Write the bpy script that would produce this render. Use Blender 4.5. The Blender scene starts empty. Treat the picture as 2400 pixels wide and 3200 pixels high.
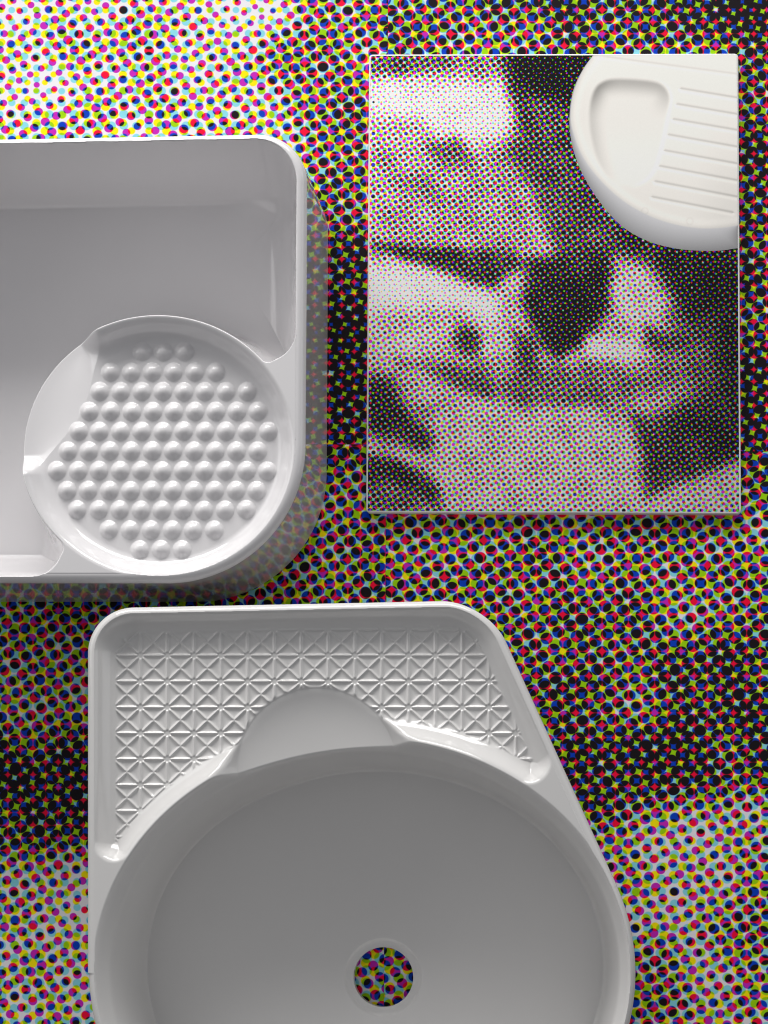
import bpy, math
import numpy as np

# ------------------------------------------------------------------ basics
scene = bpy.context.scene
COL = scene.collection
D = 1600.0                 # camera height over the table, mm
KG = 0.36167               # mm per layout unit at table level
NV = (1313.0, 1832.0)      # layout point right below the camera
CV = (829.5, 1106.0)       # layout point at the world origin
TOP = 0.3                  # upper face of the printed sheets, mm


def world(x, y, h=0.0):
    """layout point seen at height h (mm) -> world mm"""
    f = KG * (1.0 - h / D)
    cx, cy = (NV[0] - CV[0]) * KG, -(NV[1] - CV[1]) * KG
    return cx + (np.asarray(x) - NV[0]) * f, cy - (np.asarray(y) - NV[1]) * f


def smin(a, b, k):
    h = np.maximum(k - np.abs(a - b), 0.0) / k
    return np.minimum(a, b) - h * h * k * 0.25


def smax(a, b, k):
    return -smin(-a, -b, k)


def rmax(a, b, r):
    return np.minimum(np.maximum(a, b), -r) + np.hypot(np.maximum(a + r, 0), np.maximum(b + r, 0))


def sstep(a, b, x):
    t = np.clip((x - a) / (b - a), 0, 1)
    return t * t * (3 - 2 * t)


def ell(x, y, cx, cy, rx, ry):
    px, py = x - cx, y - cy
    k0 = np.hypot(px / rx, py / ry)
    k1 = np.hypot(px / rx ** 2, py / ry ** 2)
    return k0 * (k0 - 1.0) / np.maximum(k1, 1e-6)


def tag(o, label=None, cat=None, group=None, kind=None):
    if label: o['label'] = label
    if cat: o['category'] = cat
    if group: o['group'] = group
    if kind: o['kind'] = kind
    return o


def empty(name, loc):
    o = bpy.data.objects.new(name, None)
    o.empty_display_size = 0.02
    COL.objects.link(o)
    o.location = loc
    return o


def mesh_obj(name, v_mm, faces, mat, parent=None, origin=(0, 0, 0), normals=None, smooth=True, attrs=None):
    """v_mm (N,3) in world mm; faces (M,4) or (M,3) int array or list of polygons"""
    me = bpy.data.meshes.new(name)
    v = (np.asarray(v_mm, dtype=np.float64) * 0.001 - np.asarray(origin)).astype(np.float32)
    if isinstance(faces, np.ndarray):
        n, w = faces.shape
        me.vertices.add(len(v)); me.vertices.foreach_set('co', v.ravel())
        me.loops.add(n * w); me.loops.foreach_set('vertex_index', faces.astype(np.int32).ravel())
        me.polygons.add(n)
        me.polygons.foreach_set('loop_start', np.arange(0, n * w, w, dtype=np.int32))
        me.update(calc_edges=True)
    else:
        me.from_pydata([tuple(map(float, p)) for p in v], [], faces)
    me.polygons.foreach_set('use_smooth', np.full(len(me.polygons), smooth))
    for an, (typ, data) in (attrs or {}).items():
        a = me.attributes.new(an, typ, 'POINT')
        a.data.foreach_set('value' if typ == 'FLOAT' else 'color', np.ascontiguousarray(data, dtype=np.float32).ravel())
    me.validate()
    if normals is not None:
        me.normals_split_custom_set_from_vertices(np.asarray(normals, dtype=np.float32).tolist())
    me.materials.append(mat)
    o = bpy.data.objects.new(name, me)
    COL.objects.link(o)
    if parent is not None:
        o.parent = parent
    else:
        o.location = origin
    return o


# ------------------------------------------------------------------ materials
def lin(r, g, b):
    f = lambda c: (c / 255 / 12.92) if c / 255 <= 0.04045 else ((c / 255 + 0.055) / 1.055) ** 2.4
    return (f(r), f(g), f(b), 1.0)


class NT:
    def __init__(self, name):
        self.mat = bpy.data.materials.new(name)
        self.mat.use_nodes = True
        self.t = self.mat.node_tree
        self.bsdf = self.t.nodes['Principled BSDF']

    def n(self, typ, **kw):
        nd = self.t.nodes.new(typ)
        for k, v in kw.items():
            setattr(nd, k, v)
        return nd

    def ln(self, a, b):
        self.t.links.new(a, b)

    def math(self, op, a, b=None, c=None):
        nd = self.n('ShaderNodeMath', operation=op)
        for i, s in enumerate((a, b, c)):
            if s is None: continue
            if isinstance(s, (int, float)): nd.inputs[i].default_value = s
            else: self.ln(s, nd.inputs[i])
        return nd.outputs[0]

    def mix(self, fac, a, b, blend='MIX'):
        nd = self.n('ShaderNodeMix', data_type='RGBA', blend_type=blend)
        if isinstance(fac, (int, float)): nd.inputs[0].default_value = fac
        else: self.ln(fac, nd.inputs[0])
        for s, i in ((a, 6), (b, 7)):
            if isinstance(s, tuple): nd.inputs[i].default_value = s
            else: self.ln(s, nd.inputs[i])
        return nd.outputs[2]


def ceramic(name, col, rough=0.09):
    m = NT(name)
    tc = m.n('ShaderNodeTexCoord')
    n1 = m.n('ShaderNodeTexNoise'); n1.inputs['Scale'].default_value = 9.0; n1.inputs['Detail'].default_value = 3
    m.ln(tc.outputs['Object'], n1.inputs['Vector'])
    c = m.mix(n1.outputs['Fac'], tuple(list(np.array(col[:3]) * 0.97) + [1.0]), tuple(list(np.array(col[:3]) * 1.03) + [1.0]))
    m.ln(c, m.bsdf.inputs['Base Color'])
    r = m.math('MULTIPLY_ADD', n1.outputs['Fac'], 0.05, rough - 0.025)
    m.ln(r, m.bsdf.inputs['Roughness'])
    m.bsdf.inputs['IOR'].default_value = 1.52
    # slight waviness of fired glaze and a few pin-prick specks
    n2 = m.n('ShaderNodeTexNoise'); n2.inputs['Scale'].default_value = 26.0; n2.inputs['Detail'].default_value = 1
    m.ln(tc.outputs['Object'], n2.inputs['Vector'])
    bp = m.n('ShaderNodeBump'); bp.inputs['Strength'].default_value = 0.05; bp.inputs['Distance'].default_value = 0.002
    m.ln(n2.outputs['Fac'], bp.inputs['Height'])
    m.ln(bp.outputs['Normal'], m.bsdf.inputs['Normal'])
    return m.mat


def halftone(name, lattices, soft, pal, rough=0.5, spec=0.35, grain=0.0, ROFF=(0.018, 0.0, 0.006)):
    """lattices: for C, M, Y the (reciprocal e1, e2, phase) in object metres; dot radius comes
    from the mesh attribute 'dot', the photographic shade of the paper from 'shade'"""
    m = NT(name)
    tc = m.n('ShaderNodeTexCoord')
    at = m.n('ShaderNodeAttribute'); at.attribute_name = 'dot'
    sh = m.n('ShaderNodeAttribute'); sh.attribute_name = 'shade'
    wob = m.n('ShaderNodeTexNoise'); wob.inputs['Scale'].default_value = 60.0
    m.ln(tc.outputs['Object'], wob.inputs['Vector'])
    masks = []
    for (e1, e2, ph), s, ro in zip(lattices, soft, ROFF):
        fr = []
        for e, p in ((e1, ph[0]), (e2, ph[1])):
            vm = m.n('ShaderNodeVectorMath', operation='DOT_PRODUCT')
            m.ln(tc.outputs['Object'], vm.inputs[0])
            vm.inputs[1].default_value = (e[0], e[1], 0)
            u = m.math('ADD', vm.outputs['Value'], 0.5 - p)
            f = m.math('FRACT', u)
            fr.append(m.math('SUBTRACT', f, 0.5))
        d2 = m.math('ADD', m.math('MULTIPLY', fr[0], fr[0]), m.math('MULTIPLY', fr[1], fr[1]))
        d = m.math('SQRT', d2)
        rr = m.math('ADD', at.outputs['Fac'], m.math('MULTIPLY_ADD', wob.outputs['Fac'], 0.06, -0.03 + ro))
        dd = m.math('SUBTRACT', d, rr)
        mr = m.n('ShaderNodeMapRange', interpolation_type='SMOOTHSTEP')
        mr.inputs['From Min'].default_value = s; mr.inputs['From Max'].default_value = -s
        m.ln(dd, mr.inputs['Value'])
        masks.append(mr.outputs['Result'])
    C, M, Y = masks
    p = pal
    a = m.mix(C, p['W'], p['C']); b = m.mix(C, p['M'], p['CM'])
    c = m.mix(C, p['Y'], p['CY']); d = m.mix(C, p['MY'], p['CMY'])
    col = m.mix(Y, m.mix(M, a, b), m.mix(M, c, d))
    if grain:
        g = m.n('ShaderNodeTexNoise'); g.inputs['Scale'].default_value = 1500.0; g.inputs['Detail'].default_value = 1
        m.ln(tc.outputs['Object'], g.inputs['Vector'])
        gv = m.math('MULTIPLY_ADD', g.outputs['Fac'], grain, 1.0 - grain * 0.5)
        gc = m.n('ShaderNodeCombineColor')
        for i in range(3): m.ln(gv, gc.inputs[i])
        col = m.mix(1.0, col, gc.outputs[0], 'MULTIPLY')
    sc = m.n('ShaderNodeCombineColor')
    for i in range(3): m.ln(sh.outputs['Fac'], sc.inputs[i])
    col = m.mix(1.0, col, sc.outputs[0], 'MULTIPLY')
    m.ln(col, m.bsdf.inputs['Base Color'])
    m.bsdf.inputs['Roughness'].default_value = rough
    m.bsdf.inputs['Specular IOR Level'].default_value = spec
    return m.mat


def plain(name, col, rough=0.5, spec=0.4, noise=0.04):
    m = NT(name)
    tc = m.n('ShaderNodeTexCoord')
    n1 = m.n('ShaderNodeTexNoise'); n1.inputs['Scale'].default_value = 80.0
    m.ln(tc.outputs['Object'], n1.inputs['Vector'])
    c = np.array(col[:3])
    m.ln(m.mix(n1.outputs['Fac'], tuple(c * (1 - noise)) + (1.0,), tuple(c * (1 + noise)) + (1.0,)), m.bsdf.inputs['Base Color'])
    m.bsdf.inputs['Roughness'].default_value = rough
    m.bsdf.inputs['Specular IOR Level'].default_value = spec
    return m.mat


PAL = dict(W=lin(234, 232, 237), C=lin(138, 215, 230), M=lin(198, 38, 184), Y=lin(255, 234, 4),
           CM=lin(0, 62, 190), MY=lin(246, 6, 58), CY=lin(156, 212, 6), CMY=lin(24, 18, 24))
PALB = dict(W=lin(240, 238, 238), C=lin(130, 228, 226), M=lin(238, 30, 226), Y=lin(246, 226, 40),
            CM=lin(52, 40, 226), MY=lin(240, 26, 40), CY=lin(118, 222, 20), CMY=lin(16, 18, 18))


def lattice(px, py, ang, s, x0, y0, ox, oy):
    """pitch px/py in layout units, x0,y0 a dot centre (layout), ox,oy object origin (mm)"""
    sx, sy = px * KG * 0.001, py * KG * 0.001
    ca, sa = math.cos(math.radians(ang)), math.sin(math.radians(ang))
    e1 = (ca / sx / s, sa / sy / s)
    e2 = (-sa / sx / s, ca / sy / s)
    wx, wy = world(x0, y0)
    lx, ly = (wx - ox) * 0.001, (wy - oy) * 0.001
    return (e1, e2, (lx * e1[0] + ly * e1[1], lx * e2[0] + ly * e2[1]))


# ------------------------------------------------------------------ tone painting
def poly_sd(x, y, pts):
    """signed distance to polygon (negative inside)"""
    pts = np.asarray(pts, float)
    d = np.full(x.shape, 1e18); s = np.ones(x.shape)
    n = len(pts); j = n - 1
    for i in range(n):
        ex, ey = pts[j] - pts[i]
        wx, wy = x - pts[i, 0], y - pts[i, 1]
        t = np.clip((wx * ex + wy * ey) / (ex * ex + ey * ey + 1e-12), 0, 1)
        d = np.minimum(d, (wx - ex * t) ** 2 + (wy - ey * t) ** 2)
        c1 = y >= pts[i, 1]; c2 = y < pts[j, 1]; c3 = ex * wy > ey * wx
        s = np.where((c1 & c2 & c3) | (~c1 & ~c2 & ~c3), -s, s)
        j = i
    return s * np.sqrt(d)


def paint(t, x, y, pts, val, soft, op=1.0):
    if len(pts) == 1:
        cx, cy, rx, ry = pts[0]
        sd = (np.hypot((x - cx) / rx, (y - cy) / ry) - 1.0) * min(rx, ry)
    else:
        sd = poly_sd(x, y, pts)
    w = (1 - sstep(-soft, soft, sd)) * op
    return t * (1 - w) + val * w


def back_tone(x, y):
    t = np.full(x.shape, 0.50)
    P = lambda *a, **k: paint(t, x, y, *a, **k)
    # upper left: pale diagonal field
    t = P([(-300, -300), (600, -300), (590, 60), (640, 300), (640, 420), (-300, 420)], 0.335, 60)
    t = P([(520, 30, 130, 50)], 0.22, 60)
    t = P([(-10, 10, 110, 60)], 0.24, 50)
    t = P([(300, 90, 150, 50)], 0.37, 60)
    t = P([(60, 195, 120, 60)], 0.285, 50)
    t = P([(330, 262, 220, 40)], 0.37, 40)
    t = P([(600, 90), (860, -60), (860, 300), (700, 300)], 0.475, 60)
    # top right, dark
    t = P([(860, -300), (2100, -300), (2100, 100), (1380, 70), (1100, 20)], 0.585, 70)
    t = P([(1420, -300), (2100, -300), (2100, 150), (1600, 90)], 0.67, 60)
    t = P([(1580, 90), (2100, 90), (2100, 1080), (1580, 1080)], 0.565, 60)
    t = P([(1640, 480, 110, 160)], 0.60, 60)
    t = P([(1640, 860, 120, 100)], 0.62, 60)
    # between basin and board
    t = P([(640, 540), (860, 480), (860, 960), (640, 1010)], 0.60, 60)
    t = P([(745, 690, 60, 120)], 0.67, 60)
    # lower right
    t = P([(640, 1080), (2100, 1090), (2100, 1200), (640, 1250)], 0.475, 50)
    t = P([(1060, 1300), (1400, 1290), (1330, 1560), (1120, 1520)], 0.535, 60)
    t = P([(1490, 1290, 130, 60)], 0.46, 60)
    t = P([(1440, 1380), (2100, 1330), (2100, 1640), (1400, 1620)], 0.57, 60)
    t = P([(1180, 1560), (1480, 1590), (2100, 1560), (2100, 1705), (1200, 1790)], 0.60, 60)
    t = P([(1000, 1850), (1300, 1775), (1450, 1730), (2100, 1640), (2100, 2600), (1000, 2600)], 0.37, 60)
    t = P([(1640, 2010, 60, 130)], 0.49, 50)
    t = P([(1410, 2150, 60, 90)], 0.45, 50)
    t = P([(1520, 1890, 60, 70)], 0.33, 50)
    # left strip
    t = P([(-300, 1290), (240, 1290), (240, 1420), (-300, 1420)], 0.47, 50)
    t = P([(-300, 1430), (240, 1430), (240, 1560), (-300, 1560)], 0.42, 50)
    t = P([(-300, 1590), (260, 1570), (260, 1800), (60, 1850), (-300, 1850)], 0.56, 45)
    t = P([(110, 1690, 100, 60)], 0.63, 45)
    t = P([(-300, 1860), (260, 1850), (260, 2600), (-300, 2600)], 0.355, 45)
    t = P([(150, 1960, 60, 40)], 0.28, 45)
    t = P([(60, 2110, 70, 60)], 0.39, 40)
    t = P([(820, 2090, 150, 150)], 0.40, 45)
    for fx, fy, ph in ((0.021, 0.013, 0.3), (-0.017, 0.026, 1.9), (0.034, -0.009, 4.0), (0.011, 0.041, 2.2), (-0.046, 0.02, 0.8)):
        t = t + 0.014 * np.sin(fx * x + fy * y + ph)
    return np.where(t > 0.40, 0.40 + (t - 0.40) * 0.62, t)


# board: left 797 right 1597 top 116 bottom 1108
def face_tone(x, y):
    t = np.full(x.shape, 0.35)
    P = lambda *a, **k: paint(t, x, y, *a, **k)
    t = P([(790, 110), (1090, 110), (1080, 150), (900, 160), (790, 165)], 0.46, 28)
    t = P([(870, 135, 45, 25)], 0.50, 20)
    t = P([(790, 180), (900, 175), (1080, 190), (1130, 300), (1000, 290), (900, 255), (790, 245)], 0.20, 32)
    t = P([(1030, 250, 70, 50)], 0.21, 40)
    t = P([(800, 320), (1120, 320), (1180, 560), (800, 560)], 0.39, 40)
    t = P([(930, 320), (985, 300), (1030, 345), (960, 360)], 0.49, 24)
    t = P([(860, 380), (960, 395), (960, 430), (880, 430)], 0.43, 24)
    # dark sweep from top to the middle
    t = P([(1080, 90), (1420, 90), (1400, 560), (1330, 600), (1210, 560), (1160, 430), (1120, 300)], 0.525, 30)
    t = P([(1090, 80), (1330, 80), (1250, 260), (1240, 230), (1110, 190)], 0.685, 30)
    t = P([(1150, 330, 50, 60)], 0.53, 40)
    t = P([(1330, 500), (1600, 520), (1600, 860), (1520, 760), (1420, 620)], 0.60, 40)
    # eyelid / brow bar
    t = P([(810, 530), (1110, 545), (1130, 570), (1060, 620), (990, 600), (900, 570)], 0.565, 20)
    t = P([(830, 532), (1000, 545), (985, 562), (870, 555)], 0.60, 14)
    t = P([(780, 570), (900, 580), (1010, 625), (1080, 650), (1060, 690), (940, 655), (780, 680)], 0.19, 28)
    # nose shadow wedge
    t = P([(1140, 560), (1330, 545), (1320, 660), (1285, 720), (1210, 775), (1160, 740), (1130, 660)], 0.60, 24)
    t = P([(1180, 600), (1300, 590), (1290, 680), (1210, 760), (1150, 650)], 0.64, 24)
    t = P([(1330, 560), (1400, 580), (1440, 650), (1420, 710), (1350, 700), (1325, 650)], 0.29, 30)
    t = P([(1450, 560), (1610, 560), (1610, 770), (1520, 730)], 0.645, 40)
    t = P([(1270, 730), (1360, 735), (1400, 770), (1340, 790), (1270, 765)], 0.24, 20)
    # nostril and mouth
    t = P([(1005, 740, 38, 34)], 0.56, 22)
    t = P([(900, 770), (1000, 780), (1090, 790), (1340, 800), (1330, 880), (1180, 880), (1080, 865), (980, 830)], 0.45, 34)
    t = P([(915, 788), (985, 792), (1060, 830), (1060, 858), (985, 838)], 0.53, 20)
    t = P([(1090, 830), (1250, 835), (1240, 872), (1110, 872)], 0.50, 26)
    t = P([(1110, 720), (1160, 720), (1160, 820), (1120, 820)], 0.56, 22)
    t = P([(1190, 790), (1420, 800), (1350, 880), (1200, 860)], 0.47, 34)
    t = P([(785, 810), (850, 810), (880, 880), (940, 950), (940, 985), (785, 930)], 0.58, 24)
    t = P([(880, 870), (960, 870), (940, 920), (900, 900)], 0.44, 20)
    t = P([(960, 860), (1080, 890), (1270, 880), (1370, 960), (1390, 1110), (960, 1110), (930, 980)], 0.335, 28)
    t = P([(785, 990), (870, 1000), (940, 1035), (960, 1110), (785, 1110)], 0.49, 20)
    t = P([(790, 985), (860, 1000), (945, 1060), (930, 1080), (850, 1040), (785, 1040)], 0.60, 18)
    # falls off into the dark towards the right edge
    t = P([(1440, 700), (1620, 690), (1620, 900), (1470, 880)], 0.50, 60)
    t = P([(1545, 650), (1620, 650), (1620, 900), (1560, 880)], 0.60, 45)
    t = P([(1040, 690), (1090, 700), (1100, 760), (1050, 760)], 0.30, 18)
    t = P([(1395, 705), (1500, 735), (1450, 760), (1390, 745)], 0.53, 18)
    t = P([(850, 770), (960, 780), (930, 800), (860, 795)], 0.44, 14)
    t = P([(800, 700), (960, 705), (980, 760), (800, 780)], 0.31, 30)
    # right cheek
    t = P([(1390, 780), (1510, 770), (1510, 830), (1400, 860)], 0.46, 40)
    t = P([(1370, 900), (1450, 890), (1610, 840), (1610, 990), (1460, 1050), (1400, 1075), (1385, 1000)], 0.565, 26)
    t = P([(1530, 930, 70, 50)], 0.60, 36)
    t = P([(1400, 1080), (1610, 1005), (1610, 1120), (1390, 1120)], 0.33, 22)
    for fx, fy, ph in ((0.05, 0.031, 0.3), (-0.041, 0.06, 1.9), (0.08, -0.02, 4.0), (0.026, 0.1, 2.2), (-0.11, 0.05, 0.8)):
        t = t + 0.009 * np.sin(fx * x + fy * y + ph)
    t = np.where(t < 0.40, t - 0.18 * (0.40 - t), t)
    return np.where(t > 0.47, 0.47 + (t - 0.47) * 0.66, t)


# ------------------------------------------------------------------ table and the four printed sheets
mat_table = plain('table_grey', (0.05, 0.05, 0.055), 0.7)
g = 1500.0
mesh_obj('tabletop', [(-g, -g, -0.3), (g, -g, -0.3), (g, g, -0.3), (-g, g, -0.3)], [(0, 1, 2, 3)], mat_table)
bpy.data.objects['tabletop']['kind'] = 'structure'

seam = lambda y: 838.0 - 9.0 * y / 2212.0
SHEETS = [
    # left?, top?, hseam, pitch x, pitch y, C, M, Y anchor dots, label
    (True, True, 960.0, 26.9, 25.0, (133.1, 196.8), (141.2, 179.3), (153.1, 126.1),
     'large halftone printed sheet, palest of the four, lying under the rectangular basin'),
    (False, True, 975.0, 27.3, 25.9, (905.0, 60.0), (739.6, 113.7), (900.0, 40.0),
     'large halftone printed sheet with dark corner, lying under the small framed portrait board'),
    (True, False, 960.0, 27.2, 27.3, (85.0, 2042.0), (124.4, 2032.5), (70.0, 2042.0),
     'large halftone printed sheet under the left part of the basin with the drain hole'),
    (False, False, 975.0, 28.4, 26.6, (1400.0, 1500.0), (1630.2, 1067.6), (1415.0, 1520.0),
     'large halftone printed sheet below the portrait board, dark band above pale dotted area'),
]
for left, top, hs, px, py, c0, m0, y0, label in SHEETS:
    gap = 0.32
    n = 150
    xa, xb = (-480.0, None) if left else (None, 2080.0)
    ya, yb = (-330.0, hs - gap) if top else (hs + gap, 2560.0)
    yy = np.linspace(ya, yb, n)
    U, Vv = np.meshgrid(np.linspace(0, 1, n), yy)
    L = np.where(np.full_like(Vv, left, dtype=bool), -480.0, seam(Vv) + gap)
    R = np.where(np.full_like(Vv, left, dtype=bool), seam(Vv) - gap, 2080.0)
    X = L + (R - L) * U
    Y = Vv
    wx, wy = world(X, Y)
    ox, oy = float(wx.mean()), float(wy.mean())
    idx = np.arange(n * n).reshape(n, n)
    f = np.stack([idx[1:, :-1], idx[1:, 1:], idx[:-1, 1:], idx[:-1, :-1]], -1).reshape(-1, 4)
    vt = np.stack([wx.ravel(), wy.ravel(), np.full(n * n, TOP)], 1)
    # edge strip down to the table
    ring = np.concatenate([idx[0, :], idx[1:, -1], idx[-1, -2::-1], idx[-2:0:-1, 0]])
    low = vt[ring].copy(); low[:, 2] = 0.0
    k = len(ring); b0 = n * n
    i2 = np.arange(k); j2 = (i2 + 1) % k
    fs = np.stack([ring[i2], ring[j2], b0 + j2, b0 + i2], 1)
    dot = back_tone(X, Y).ravel()
    dot = np.concatenate([dot, dot[ring]])
    mt = halftone('printed_sheet_ink', [
        lattice(px, py, 0.0, 1.0, c0[0], c0[1], ox, oy),
        lattice(px, py, 30.5, 1.03, m0[0], m0[1], ox, oy),
        lattice(px, py, 45.0, 0.985, y0[0], y0[1], ox, oy)], (0.055, 0.04, 0.05), PAL, rough=0.55, spec=0.12)
    o = mesh_obj('printed_sheet', np.concatenate([vt, low]), np.concatenate([f, fs]), mt, None,
                 (ox * .001, oy * .001, 0.0), smooth=False,
                 attrs={'dot': ('FLOAT', dot), 'shade': ('FLOAT', np.ones(len(dot)))})
    tag(o, label, 'printed sheet', 'halftone sheets tiled edge to edge under the basins')


# ------------------------------------------------------------------ height-field ceramic pieces
def axis(segments):
    out = []
    for a, b, step in segments:
        n = max(2, int(round((b - a) / step)) + 1)
        s = np.linspace(a, b, n)
        out.append(s if not out else s[1:])
    return np.concatenate(out)


def basin(name, H, xs, ys, outline, height, regions, mat, wall_mat, label, holes=None, centre=None, wall_r=6.0, foot=None):
    """xs, ys: grid lines in layout units at rim height.  outline(x,y)-> signed distance (layout units).
    height(x,y)-> z below the rim in mm.  regions: list of (part name, test(x,y))"""
    k = KG * (1 - H / D)
    X, Y = np.meshgrid(xs, ys)
    Z = height(X, Y)
    d = outline(X, Y)
    # outer fillet of the rim
    def fillet(dd):
        q = np.clip(wall_r + dd * k, 0, wall_r * 0.9995)
        return -(wall_r - np.sqrt(wall_r ** 2 - q ** 2))
    Z = np.where(d > -wall_r / k, np.minimum(Z, np.minimum(Z, 0) * 0 + smin(Z, fillet(d), 1.0) + 0.0), Z)
    gy, gx = np.gradient(Z, ys * k, xs * k)
    N = np.stack([-gx, gy, np.ones_like(Z)], -1)
    dy_, dx_ = np.gradient(d, ys, xs)
    gl = np.maximum(np.hypot(dx_, dy_), 1e-6)
    dx_, dy_ = dx_ / gl, dy_ / gl
    keep = d <= 0
    # cell lists
    cell = keep[:-1, :-1] | keep[1:, :-1] | keep[:-1, 1:] | keep[1:, 1:]
    used = np.zeros_like(keep)
    used[:-1, :-1] |= cell; used[1:, :-1] |= cell; used[:-1, 1:] |= cell; used[1:, 1:] |= cell
    snap = used & ~keep
    for it in range(3):
        dd = outline(X[snap], Y[snap]) if it else d[snap]
        X[snap] -= dx_[snap] * dd
        Y[snap] -= dy_[snap] * dd
    Z[snap] = fillet(np.zeros(snap.sum())) + np.minimum(0, 0)
    N[snap] = np.stack([dx_[snap], -dy_[snap], np.full(snap.sum(), 0.05)], -1)
    near = used & keep & (d > -wall_r * 0.98 / k)
    q = np.clip((wall_r + d[near] * k) / wall_r, 0, 1)
    ok = Z[near] > fillet(d[near]) - 0.8
    nn = np.stack([dx_[near] * q, -dy_[near] * q, np.sqrt(np.maximum(1 - q * q, 1e-4))], -1)
    Nn = N[near]; Nn[ok] = nn[ok]; N[near] = Nn
    if holes is not None:
        dh = holes(X, Y)
        hy, hx = np.gradient(dh, ys, xs)
        hl = np.maximum(np.hypot(hx, hy), 1e-6)
        kp = dh >= 0
        cell &= kp[:-1, :-1] | kp[1:, :-1] | kp[:-1, 1:] | kp[1:, 1:]
        near_h = (~kp) & (dh > -12)
        X[near_h] -= (hx / hl * dh / hl)[near_h]
        Y[near_h] -= (hy / hl * dh / hl)[near_h]
        Z[near_h] = height(X[near_h], Y[near_h])
    N /= np.linalg.norm(N, axis=-1, keepdims=True)
    wx, wy = world(X, Y, H)
    wz = H + TOP + Z
    ccx, ccy = centre
    ox, oy = world(ccx, ccy, H)
    origin = (float(ox) * .001, float(oy) * .001, TOP * .001)
    root = empty(name, origin)
    tag(root, label, 'washbasin')
    V = np.stack([wx, wy, wz], -1).reshape(-1, 3)
    Nf = N.reshape(-1, 3)
    ny, nx = X.shape
    idx = np.arange(ny * nx).reshape(ny, nx)
    F = np.stack([idx[1:, :-1], idx[1:, 1:], idx[:-1, 1:], idx[:-1, :-1]], -1)
    fx = 0.25 * (X[1:, :-1] + X[1:, 1:] + X[:-1, 1:] + X[:-1, :-1])
    fy = 0.25 * (Y[1:, :-1] + Y[1:, 1:] + Y[:-1, 1:] + Y[:-1, :-1])
    left = cell.copy()
    for pname, test in regions:
        sel = left & test(fx, fy)
        left &= ~sel
        ff = F[sel]
        u, inv = np.unique(ff, return_inverse=True)
        mesh_obj(pname, V[u], inv.reshape(-1, 4), mat, root, origin, normals=Nf[u])
    # outer wall
    nseg = 900
    th = np.linspace(0, 2 * np.pi, nseg, endpoint=False)
    lo, hi = np.zeros(nseg), np.full(nseg, 2500.0)
    for _ in range(40):
        mid = (lo + hi) / 2
        ins = outline(ccx + mid * np.cos(th), ccy + mid * np.sin(th)) < 0
        lo = np.where(ins, mid, lo); hi = np.where(ins, hi, mid)
    bx, by = ccx + lo * np.cos(th), ccy + lo * np.sin(th)
    wxb, wyb = world(bx, by, H)
    tx, ty = np.roll(wxb, -1) - np.roll(wxb, 1), np.roll(wyb, -1) - np.roll(wyb, 1)
    tl = np.hypot(tx, ty); nxo, nyo = -ty / tl, tx / tl
    sgn = np.sign((wxb - ox) * nxo + (wyb - oy) * nyo); nxo *= sgn; nyo *= sgn
    prof = foot or [(0.0, H - wall_r + 0.3), (0.0, 3.0), (-0.6, 1.0), (-2.0, 0.0)]
    VV, NN = [], []
    for off, z in prof:
        VV.append(np.stack([wxb + nxo * off, wyb + nyo * off, np.full(nseg, z + TOP)], 1))
        NN.append(np.stack([nxo, nyo, np.full(nseg, 0.0 if z > 2 else -0.5)], 1))
    VV = np.concatenate(VV); NN = np.concatenate(NN)
    NN /= np.linalg.norm(NN, axis=1, keepdims=True)
    FF = []
    a = np.arange(nseg); b = (a + 1) % nseg
    for r in range(len(prof) - 1):
        FF.append(np.stack([r * nseg + b, (r + 1) * nseg + b, (r + 1) * nseg + a, r * nseg + a], 1))
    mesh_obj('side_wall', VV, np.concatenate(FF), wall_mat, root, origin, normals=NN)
    return root, origin


H = 120.0
K = KG * (1 - H / D)           # mm per layout unit at rim level


def at_depth(x, y, drop):
    """layout point seen on a surface 'drop' mm under the rim -> layout point at rim level"""
    f = (1 - (H - drop) / D) / (1 - H / D)
    return NV[0] + (x - NV[0]) * f, NV[1] + (y - NV[1]) * f


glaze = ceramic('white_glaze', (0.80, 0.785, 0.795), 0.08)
glaze_wall_shaded = ceramic('shaded_wall_glaze', (0.53, 0.515, 0.505), 0.025)  # same ceramic, darkened: the shade on the outer walls is put into the colour
glaze_b = ceramic('warm_white_glaze', (0.74, 0.73, 0.72), 0.075)

# ---------- rectangular basin with the round bumpy soap dish
def box_planes(x, y):
    top = -(y - (296.0 - 0.019 * x))
    right = x - (661.0 - 0.006 * (y - 400))
    bot = y - 1258.0
    lft = -360.0 - x
    return top, right, bot, lft


def out1(x, y):
    t, r, b, l = box_planes(x, y)
    return np.maximum(np.maximum(rmax(t, r, 108.0), rmax(b, r, 300.0)), np.maximum(rmax(t, l, 108.0), rmax(b, l, 108.0)))


DCX, DCY, DRX, DRY = 341.0, 966.0, 296.0, 283.0
BUMP_ROWS = [(222, 668, 3), (318, 517, 6), (410, 467, 8), (503, 419, 9), (597, 367, 10), (690, 316, 10),
             (783, 265, 11), (876, 314, 10), (968, 362, 9), (1063, 510, 6), (1156, 657, 3)]


def bowl1(x, y):
    t, r, b, l = box_planes(x, y)
    box = np.maximum(np.maximum(rmax(t + 13, r + 21, 92.0), rmax(b + 13, r + 21, 60.0)),
                     np.maximum(rmax(t + 11, l + 20, 92.0), rmax(b + 13, l + 20, 92.0)))
    dish = ell(x, y, DCX, DCY, DRX + 3, DRY + 3)
    tip_a = (x - 612) * 0.45 + (y - 767) * 0.893
    tip_b = (x - 127) * 0.893 + (y - 1205) * 0.45
    a = rmax(rmax(box, tip_a, 34.0), -dish, 14.0)
    b2 = rmax(rmax(box, tip_b, 34.0), -dish, 14.0)
    return np.where((x - DCX) - (y - DCY) > 0, a, b2)


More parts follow.
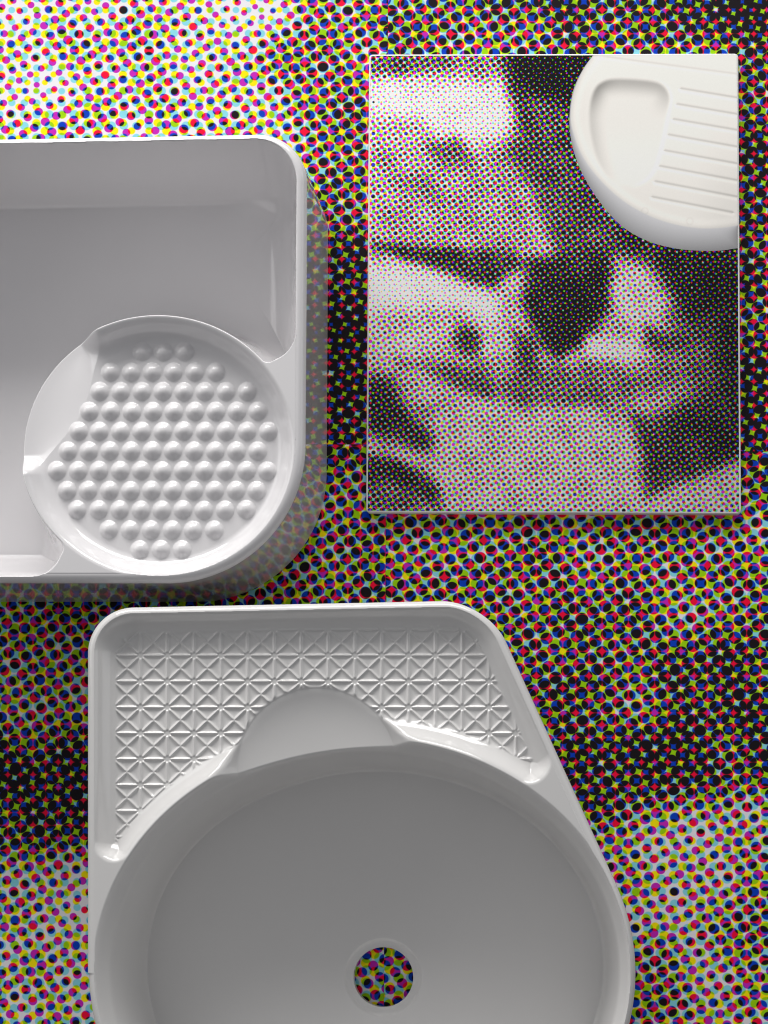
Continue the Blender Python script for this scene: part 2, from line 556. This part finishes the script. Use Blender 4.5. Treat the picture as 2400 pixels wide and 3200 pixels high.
def dish1(x, y):
    return ell(x, y, DCX, DCY, DRX - 7, DRY - 7)


def sector1(x, y):
    rho = np.hypot((x - DCX) / DRX, (y - DCY) / DRY)
    th = np.degrees(np.arctan2(-(y - DCY) / DRY, (x - DCX) / DRX)) % 360
    return rho, th - 153.9


def height1(x, y):
    p = bowl1(x, y) * K                      # mm, negative inside
    xr = sstep(400, 650, x) * sstep(1000, 600, y)
    bt = sstep(1080, 1240, y)
    w = 12.0 + 14.0 * bt
    depth = 99.0 - 5.0 * sstep(500, 1150, y)
    wall = p * depth / w
    ca = -smin(-wall, depth, 42.0 + 25 * bt)
    pm = np.maximum(-p, 0)
    soft = np.where(p < 0, -depth * (1 - np.exp(-pm / 12.0)), wall)
    cb = ca * (1 - xr) + soft * xr
    # dish
    q = dish1(x, y) * K
    floor = -15.0
    cs = -smin(-q * 1.6, -floor, 9.0)
    # bumps
    bz = np.zeros_like(x)
    rng = np.random.default_rng(5)
    for ry, rx0, n in BUMP_ROWS:
        sy = (950 + ry / 1.508) / 1.4467
        for i in range(n):
            sx = (rx0 + i * 99.4) / 1.508 / 1.4467
            bx, by = at_depth(sx, sy, 13.0)
            jx, jy, jh = rng.normal(0, 0.35), rng.normal(0, 0.35), rng.normal(1, 0.035)
            bx, by = bx + jx, by + jy
            r2 = ((x - bx) ** 2 + (y - by) ** 2) * K * K
            m = r2 < 7.1 ** 2
            bz[m] = np.maximum(bz[m], 3.7 * jh * (1 - r2[m] / 7.1 ** 2) ** 1.35)
    cs = cs + bz
    # pouring lip
    rho, ph = sector1(x, y)
    rin = 0.665 + 0.25 * np.clip(np.abs(ph) / 34.0, 0, 1.2) ** 2.0
    lip = -18.5
    tt = np.clip((rho - rin) / np.maximum(0.985 - rin, 0.02), 0, 1)
    ramp = floor + (lip - floor) * np.sin(tt * math.pi / 2)
    W = sstep(38.5, 27.0, np.abs(ph))
    ramp_out = np.where(rho > 0.985, lip, ramp)
    near = sstep(1.30, 1.18, rho)
    zs = np.where(rho < 1.0, cs, 40.0)
    z = smin(np.zeros_like(x), cs, 5.0)
    Ws = W * near
    z = z * (1 - Ws) + np.maximum(ramp_out, np.where(bz > 0, floor + bz, -99)) * Ws
    z = smin(z, cb, 4.2)
    return z


def is_dish1(x, y):
    rho, ph = sector1(x, y)
    return (rho < 0.985)


xs1 = axis([(-372, -60, 5.0), (-60, 10, 2.5), (10, 668, 1.35)])
ys1 = axis([(284, 640, 1.35), (640, 1264, 1.2)])
basin('rectangular_washbasin', H, xs1, ys1, out1, height1,
      [('soap_dish', is_dish1), ('bowl', lambda x, y: bowl1(x, y) < -2), ('rim', lambda x, y: x > -1e9)],
      glaze, glaze_wall_shaded, 'white rectangular ceramic washbasin with round soap dish of raised bumps in its corner',
      centre=(150.0, 780.0), wall_r=6.5)

# ---------- basin with the textured tray, the oval bowl and the drain hole
BX, BY, BRX, BRY = 783.0, 2103.0, 578.0, 506.0
ORX, ORY, OCX = 592.0, 520.0, 781.0
SL = np.array([1.0, 2.2]); SL = SL / np.hypot(*SL)          # direction of the slanted side
SN = np.array([SL[1], -SL[0]])
TP = np.array([1333.0, 1914.0])


def out2(x, y):
    top = -(y - (1316.0 - 0.0205 * x))
    lft = 186.0 - x
    sla = (x - TP[0]) * SN[0] + (y - TP[1]) * SN[1]
    up = np.maximum(rmax(top, lft, 98.0), rmax(top, sla, 92.0))
    lo = ell(x, y, OCX, BY, ORX, ORY)
    s = (x - TP[0]) * SL[0] + (y - TP[1]) * SL[1]
    upper = np.where(x < 760, y < BY, s < 0)
    return np.where(upper, up, lo)


def bowl2(x, y):
    return ell(x, y, BX, BY, BRX, BRY)


def tray2(x, y):
    top = -(y - (1316.0 - 0.0205 * x)) + 14
    lft = 189.0 - x + 14
    sla = (x - TP[0]) * SN[0] + (y - TP[1]) * SN[1] + 16
    o = np.maximum(rmax(top, lft, 84.0), rmax(top, sla, 76.0))
    b = -ell(x, y, BX, BY, BRX + 11, BRY + 9)
    tip_a = (x - 238) * -0.26 + (y - 1857) * 0.966
    tip_b = (x - 1152) * 0.65 + (y - 1694) * 0.76
    tip = np.where(x < 700, tip_a, tip_b)
    return rmax(rmax(o, tip, 32.0), b, 24.0)


TD = 14.0
DRX_, DRY_ = at_depth(827.5, 2111.0, 106.0)


def pattern2(x, y):
    gx0, gy0 = at_depth(245.6, 1360.0, TD)
    f = (1 - (H - TD) / D) / (1 - H / D)
    px, py = 57.9 * f, 55.95 * f
    u, v = (x - gx0) / px, (y - gy0) / py
    fu, fv = u - np.floor(u), v - np.floor(v)
    du = np.minimum(fu, 1 - fu); dv = np.minimum(fv, 1 - fv)
    d1 = np.abs(fu - fv) / math.sqrt(2); d2 = np.abs(fu + fv - 1) / math.sqrt(2)
    node = np.hypot(du, dv)
    cen = np.hypot(fu - 0.5, fv - 0.5)
    wd = 0.052
    r = lambda d: np.exp(-(d / wd) ** 2)
    ridge = np.maximum(np.maximum(r(du), r(dv)), np.maximum(r(d1), r(d2)))
    fade = sstep(0.07, 0.17, node) * (0.6 + 0.4 * sstep(0.02, 0.10, cen))
    # each triangle dips a little towards its base
    dip = np.minimum(np.minimum(du, dv), np.minimum(d1, d2))
    return 1.0 * ridge * fade - 2.0 * np.clip(dip, 0, 0.16)


def height2(x, y):
    tdist = tray2(x, y) * K
    tz = -smin(-tdist * 1.3, TD, 10.0)
    cx, cy = at_depth(685.0, 1659.0, TD)
    f = (1 - (H - TD) / D) / (1 - H / D)
    s = (172.0 * f - np.hypot(x - cx, y - cy)) * K
    tz = tz + pattern2(x, y) * sstep(-11.6, -14.6, tdist) * sstep(-0.3, -2.6, s)
    q = bowl2(x, y) * K
    rr = np.hypot(x - DRX_, y - DRY_) * K
    depth = 100.0 + 6.0 * sstep(150, 20, rr)
    sl = 7.6 + 3.0 * sstep(620, 250, x)
    pq = -q
    wall = smax(3.0 * pq, sl * (pq - 4.6), 5.0)
    bz = -smin(wall, depth, 16.0)
    z = smin(np.zeros_like(x), tz, 3.4)
    # tongue: the scooped overflow between tray and bowl
    tg = np.where(s > 0, -TD - 0.4 - 8.0 * (1 - np.exp(-s / 21.0)), -TD - 0.4 - 1.0 * s)
    z = smin(z, tg, 2.0 + 4.0 * sstep(-13, -2, tdist))
    z = smin(z, bz, 7.0)
    # drain seat
    ring = np.exp(-((rr - 26.0) / 3.0) ** 2) * 0.9
    z = z - ring * 1.0 - sstep(30.2, 28.4, rr) * 1.3
    lip = np.clip((26.0 - rr) / 4.5, 0, 1)
    z = z - 1.5 * lip ** 2.5
    return z


HOLE = 64.5 * (1 - (H - 106.0) / D) / (1 - H / D)
hole2 = lambda x, y: np.hypot(x - DRX_, y - DRY_) - HOLE
xs2 = axis([(180, 1382, 1.3)])
ys2 = axis([(1290, 1960, 1.2), (1960, 2290, 1.7), (2290, 2632, 4.5)])
root2, org2 = basin('oval_bowl_washbasin', H, xs2, ys2, out2, height2,
      [('drain_seat', lambda x, y: np.hypot(x - DRX_, y - DRY_) * K < 30.5),
       ('bowl', lambda x, y: bowl2(x, y) < -2),
       ('overflow_scoop', lambda x, y: np.hypot(x - at_depth(685.0, 1659.0, TD)[0], y - at_depth(685.0, 1659.0, TD)[1]) < 171.0),
       ('soap_tray', lambda x, y: tray2(x, y) < -3),
       ('rim', lambda x, y: x > -1e9)],
      glaze_b, glaze_wall_shaded, 'white ceramic washbasin with slanted side, oval bowl, drain hole and triangle patterned tray',
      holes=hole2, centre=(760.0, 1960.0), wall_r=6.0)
# drain throat
n = 160
th = np.linspace(0, 2 * np.pi, n, endpoint=False)
hx, hy = world(DRX_ + HOLE * np.cos(th), DRY_ + HOLE * np.sin(th), H)
hz = float(height2(np.array([DRX_ + HOLE]), np.array([DRY_]))[0]) + H + TOP
V = np.concatenate([np.stack([hx, hy, np.full(n, hz + 0.2)], 1), np.stack([hx, hy, np.full(n, 4.0)], 1)])
a = np.arange(n); b = (a + 1) % n
mesh_obj('drain_throat', V, np.stack([a, b, n + b, n + a], 1), glaze_b, root2, org2)

# ------------------------------------------------------------------ the portrait board
BT = 8.0
bl, br, btp, bb = 797.0, 1598.0, 115.0, 1109.0
kb = KG * (1 - BT / D)
ox, oy = world((bl + br) / 2, (btp + bb) / 2, BT)
borg = (float(ox) * .001, float(oy) * .001, TOP * .001)
board = empty('portrait_board', borg)
tag(board, 'upright board printed with a halftone face and a pale ridged dish cropped at its corner', 'print board')


def quad_xy(u, v):
    """slightly skewed rectangle of the board"""
    x0 = 797.0 - 6.5 * v; x1 = 1595.0 + 6.0 * v
    y0 = 117.0 - 2.0 * u; y1 = 1107.0 + 3.0 * u
    return x0 + (x1 - x0) * u, y0 + (y1 - y0) * v


def rounded_ring(inset, rad, n=10):
    pts = []
    w, h = 800.0 * kb, 992.0 * kb
    for cx_, cy_, a0 in ((1, 0, -90), (1, 1, 0), (0, 1, 90), (0, 0, 180)):
        for i in range(n + 1):
            a = math.radians(a0 + 90.0 * i / n)
            px = (w - rad if cx_ else rad) + rad * math.cos(a)
            py = (h - rad if cy_ else rad) + rad * math.sin(a)
            px = px + (inset if px < w / 2 else -inset)
            py = py + (inset if py < h / 2 else -inset)
            pts.append((px / w, py / h))
    u, v = np.array(pts).T
    x, y = quad_xy(u, v)
    return world(x, y, BT)


rings = [(0.35, 0.0), (0.0, 0.5), (0.0, BT - 1.0), (0.3, BT - 0.3), (0.9, BT), (1.5, BT)]
V, F = [], []
m = 44
for ins, z in rings:
    x, y = rounded_ring(ins, 3.0)
    V.append(np.stack([x, y, np.full(m, z + TOP)], 1))
V = np.concatenate(V)
for r in range(len(rings) - 1):
    for i in range(m):
        j = (i + 1) % m
        F.append((r * m + j, r * m + i, (r + 1) * m + i, (r + 1) * m + j))
F.append(tuple(range((len(rings) - 1) * m, len(rings) * m))[::-1])
F.append(tuple(range(m)))
mat_edge = plain('board_white_edge', (0.80, 0.79, 0.78), 0.25, 0.5, 0.03)
core = mesh_obj('board_panel', V, F, mat_edge, board, borg, smooth=False)

n = 260
U, Vv = np.meshgrid(np.linspace(0.0048, 0.9952, n), np.linspace(0.0040, 0.9960, n))
X, Y = quad_xy(U, Vv)
wx, wy = world(X, Y, BT)
idx = np.arange(n * n).reshape(n, n)
f = np.stack([idx[1:, :-1], idx[1:, 1:], idx[:-1, 1:], idx[:-1, :-1]], -1).reshape(-1, 4)
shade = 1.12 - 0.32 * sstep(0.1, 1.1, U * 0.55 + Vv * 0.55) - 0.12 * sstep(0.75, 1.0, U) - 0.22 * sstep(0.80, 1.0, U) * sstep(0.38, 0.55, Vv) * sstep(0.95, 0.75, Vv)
q = KG * (1 - BT / D) / KG
lt = lambda ang, s, x0, y0: lattice(11.75 * q, 11.3 * q, ang, s, x0, y0, float(ox), float(oy))
mat_face = halftone('portrait_ink', [lt(0, 1.0, 832.5, 195.2), lt(30.5, 1.03, 828.5, 190.9), lt(45, 0.985, 826.2, 197.5)],
                    (0.06, 0.05, 0.06), PALB, rough=0.35, spec=0.2, grain=0.2, ROFF=(0.022, -0.004, 0.002))
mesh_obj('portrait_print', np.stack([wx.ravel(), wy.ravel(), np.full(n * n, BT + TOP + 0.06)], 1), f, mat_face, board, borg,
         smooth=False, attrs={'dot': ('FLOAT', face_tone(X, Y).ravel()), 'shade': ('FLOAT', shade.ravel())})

# the dish that is pictured on the print: a flat printed area with its own tones
OUTER = [(1700, 60), (1700, 528), (1597, 536), (1560, 541), (1520, 542), (1460, 537), (1400, 521), (1345, 490), (1300, 442), (1262, 383),
         (1238, 322), (1230, 262), (1237, 200), (1258, 152), (1287, 112), (1330, 60)]
FACE = [(1720, 60), (1720, 470), (1640, 480), (1597, 486), (1560, 492), (1510, 493), (1455, 484), (1400, 465), (1345, 433), (1296, 388), (1260, 340),
        (1240, 290), (1233, 250), (1240, 200), (1260, 152), (1289, 112), (1332, 60)]
WELL = [(1297, 178), (1330, 169), (1400, 173), (1432, 183), (1447, 207), (1444, 240), (1428, 320), (1412, 370), (1385, 395), (1350, 402),
        (1318, 390), (1290, 345), (1275, 290), (1272, 240), (1280, 200)]


def smooth_poly(p, n=8):
    p = np.asarray(p, float); out = []
    for i in range(len(p)):
        p0, p1, p2, p3 = p[i - 1], p[i], p[(i + 1) % len(p)], p[(i + 2) % len(p)]
        for t in np.linspace(0, 1, n, endpoint=False):
            out.append(0.5 * ((2 * p1) + (-p0 + p2) * t + (2 * p0 - 5 * p1 + 4 * p2 - p3) * t * t + (-p0 + 3 * p1 - 3 * p2 + p3) * t ** 3))
    return np.array(out)


xr, yt = quad_xy(0.9952, 0.004)[0] - 0.0, quad_xy(0.6, 0.004)[1]
gx = np.arange(1226.0, 1601.0, 1.25); gy = np.arange(113.0, 546.0, 1.25)
X, Y = np.meshgrid(gx, gy)
OUTS, FACS, WELS = smooth_poly(OUTER), smooth_poly(FACE), smooth_poly(WELL)


def board_clip(x, y):
    v = (y - 116.0) / 992.0
    u = (x - 797.0) / 800.0
    return np.maximum(x - quad_xy(np.full_like(v, 0.9952), v)[0], quad_xy(u, np.full_like(u, 0.004))[1] - y)


so = np.maximum(poly_sd(X, Y, OUTS), board_clip(X, Y))
gyy, gxx = np.gradient(so, gy, gx)
keep = so <= 0
cell = keep[:-1, :-1] | keep[1:, :-1] | keep[:-1, 1:] | keep[1:, 1:]
sn = (~keep) & (so < 3)
X[sn] -= (gxx * so)[sn]; Y[sn] -= (gyy * so)[sn]
sf, sw = poly_sd(X, Y, FACS), poly_sd(X, Y, WELS)
# tones of the pictured dish
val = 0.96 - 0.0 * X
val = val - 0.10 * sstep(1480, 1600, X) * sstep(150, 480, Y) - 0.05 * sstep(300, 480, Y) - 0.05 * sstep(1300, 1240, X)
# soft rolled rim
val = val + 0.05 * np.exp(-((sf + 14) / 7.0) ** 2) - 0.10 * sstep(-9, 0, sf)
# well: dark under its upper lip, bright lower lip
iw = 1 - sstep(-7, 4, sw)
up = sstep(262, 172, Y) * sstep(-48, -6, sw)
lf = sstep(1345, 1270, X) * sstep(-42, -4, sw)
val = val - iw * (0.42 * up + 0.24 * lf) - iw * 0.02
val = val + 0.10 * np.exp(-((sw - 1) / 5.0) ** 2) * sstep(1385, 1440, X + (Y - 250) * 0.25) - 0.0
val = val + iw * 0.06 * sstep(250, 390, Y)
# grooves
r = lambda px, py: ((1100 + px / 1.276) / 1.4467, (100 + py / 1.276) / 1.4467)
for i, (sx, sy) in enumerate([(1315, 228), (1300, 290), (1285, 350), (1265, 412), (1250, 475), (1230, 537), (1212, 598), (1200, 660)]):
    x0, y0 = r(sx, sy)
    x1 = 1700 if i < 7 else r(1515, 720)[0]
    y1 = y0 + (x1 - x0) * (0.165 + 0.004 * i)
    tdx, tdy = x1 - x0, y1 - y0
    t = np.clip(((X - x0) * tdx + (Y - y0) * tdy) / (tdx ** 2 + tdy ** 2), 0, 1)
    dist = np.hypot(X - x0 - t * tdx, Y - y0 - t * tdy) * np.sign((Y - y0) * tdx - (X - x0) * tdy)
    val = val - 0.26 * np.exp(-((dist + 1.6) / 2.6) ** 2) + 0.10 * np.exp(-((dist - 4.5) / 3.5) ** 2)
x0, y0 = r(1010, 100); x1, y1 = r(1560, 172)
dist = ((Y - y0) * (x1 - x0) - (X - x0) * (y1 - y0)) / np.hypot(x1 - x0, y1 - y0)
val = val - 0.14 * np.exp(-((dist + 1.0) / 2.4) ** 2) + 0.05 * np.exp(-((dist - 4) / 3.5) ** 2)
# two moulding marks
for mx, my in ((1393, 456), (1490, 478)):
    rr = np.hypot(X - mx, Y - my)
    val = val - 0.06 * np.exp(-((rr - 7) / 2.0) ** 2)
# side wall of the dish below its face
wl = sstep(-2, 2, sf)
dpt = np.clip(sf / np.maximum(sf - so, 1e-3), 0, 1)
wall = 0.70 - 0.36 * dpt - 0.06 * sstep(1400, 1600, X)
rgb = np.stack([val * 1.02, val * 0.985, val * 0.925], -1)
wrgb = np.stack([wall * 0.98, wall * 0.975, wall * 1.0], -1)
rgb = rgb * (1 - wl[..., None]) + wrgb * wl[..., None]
rgb = np.clip(rgb, 0.01, 0.95)
col = np.concatenate([rgb, np.ones(rgb.shape[:2] + (1,))], -1)
md = NT('pictured_dish_ink')
at = md.n('ShaderNodeAttribute'); at.attribute_name = 'ink'
gn = md.n('ShaderNodeTexNoise'); gn.inputs['Scale'].default_value = 900.0
tcn = md.n('ShaderNodeTexCoord'); md.ln(tcn.outputs['Object'], gn.inputs['Vector'])
gv = md.math('MULTIPLY_ADD', gn.outputs['Fac'], 0.06, 0.97)
gc = md.n('ShaderNodeCombineColor')
for i in range(3): md.ln(gv, gc.inputs[i])
md.ln(md.mix(1.0, at.outputs['Color'], gc.outputs[0], 'MULTIPLY'), md.bsdf.inputs['Base Color'])
md.bsdf.inputs['Roughness'].default_value = 0.35
md.bsdf.inputs['Specular IOR Level'].default_value = 0.3
wx, wy = world(X, Y, BT)
idx = np.arange(X.size).reshape(X.shape)
F = np.stack([idx[1:, :-1], idx[1:, 1:], idx[:-1, 1:], idx[:-1, :-1]], -1)[cell]
u, inv = np.unique(F, return_inverse=True)
V = np.stack([wx, wy, np.full(X.shape, BT + TOP + 0.12)], -1).reshape(-1, 3)
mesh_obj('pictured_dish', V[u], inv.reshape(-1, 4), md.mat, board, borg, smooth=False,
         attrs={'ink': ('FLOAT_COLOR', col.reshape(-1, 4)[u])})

# ------------------------------------------------------------------ light
def area(name, loc, target, sx, sy, power, color):
    l = bpy.data.lights.new(name, 'AREA')
    l.shape = 'RECTANGLE'; l.size = sx; l.size_y = sy; l.energy = power; l.color = color
    o = bpy.data.objects.new(name, l)
    COL.objects.link(o)
    o.location = loc
    from mathutils import Vector
    o.rotation_euler = (Vector(target) - Vector(loc)).to_track_quat('-Z', 'Y').to_euler()
    return o


area('softbox_back', (-0.30, 1.9, 0.86), (0.0, 0.1, 0.0), 2.2, 0.70, 53.0, (1.0, 0.985, 0.965))
area('softbox_side', (-1.7, 0.75, 0.75), (0.0, 0.1, 0.0), 1.6, 0.9, 8.0, (1.0, 0.99, 0.98))
area('softbox_fill', (1.9, 0.6, 0.75), (0.0, 0.0, 0.0), 1.6, 0.9, 4.0, (0.95, 0.98, 1.0))
w = bpy.data.worlds.new('World'); scene.world = w
w.use_nodes = True
wt = w.node_tree
bg = wt.nodes['Background']
# studio ambience: pale bounce from above, dim towards the horizon
wtc = wt.nodes.new('ShaderNodeTexCoord'); wsp = wt.nodes.new('ShaderNodeSeparateXYZ')
wt.links.new(wtc.outputs['Generated'], wsp.inputs[0])
wmr = wt.nodes.new('ShaderNodeMapRange'); wmr.interpolation_type = 'SMOOTHSTEP'
wmr.inputs['From Min'].default_value = 0.1; wmr.inputs['From Max'].default_value = 0.95
wmr.inputs['To Min'].default_value = 0.11; wmr.inputs['To Max'].default_value = 0.285
wt.links.new(wsp.outputs['Z'], wmr.inputs['Value'])
wt.links.new(wmr.outputs['Result'], bg.inputs[1])
bg.inputs[0].default_value = (0.965, 0.97, 1.0, 1.0)

# ------------------------------------------------------------------ camera
cam = bpy.data.cameras.new('camera')
cam.sensor_fit = 'VERTICAL'
cam.sensor_height = 36.0; cam.sensor_width = 27.0
frame_h = 2212.0 * KG                     # mm of table seen top to bottom
cam.lens = 36.0 * (D - TOP) / frame_h
cam.clip_start = 0.05; cam.clip_end = 50.0
cx, cy = (NV[0] - CV[0]) * KG, -(NV[1] - CV[1]) * KG
cam.shift_x = -cx / frame_h
cam.shift_y = -cy / frame_h
co = bpy.data.objects.new('camera', cam)
COL.objects.link(co)
co.location = (cx * .001, cy * .001, D * .001)
scene.camera = co
scene.view_settings.view_transform = 'Standard'
scene.view_settings.look = 'None'
scene.view_settings.exposure = 0.0
scene.cycles.filter_width = 1.05
scene.render.resolution_x = 768; scene.render.resolution_y = 1024
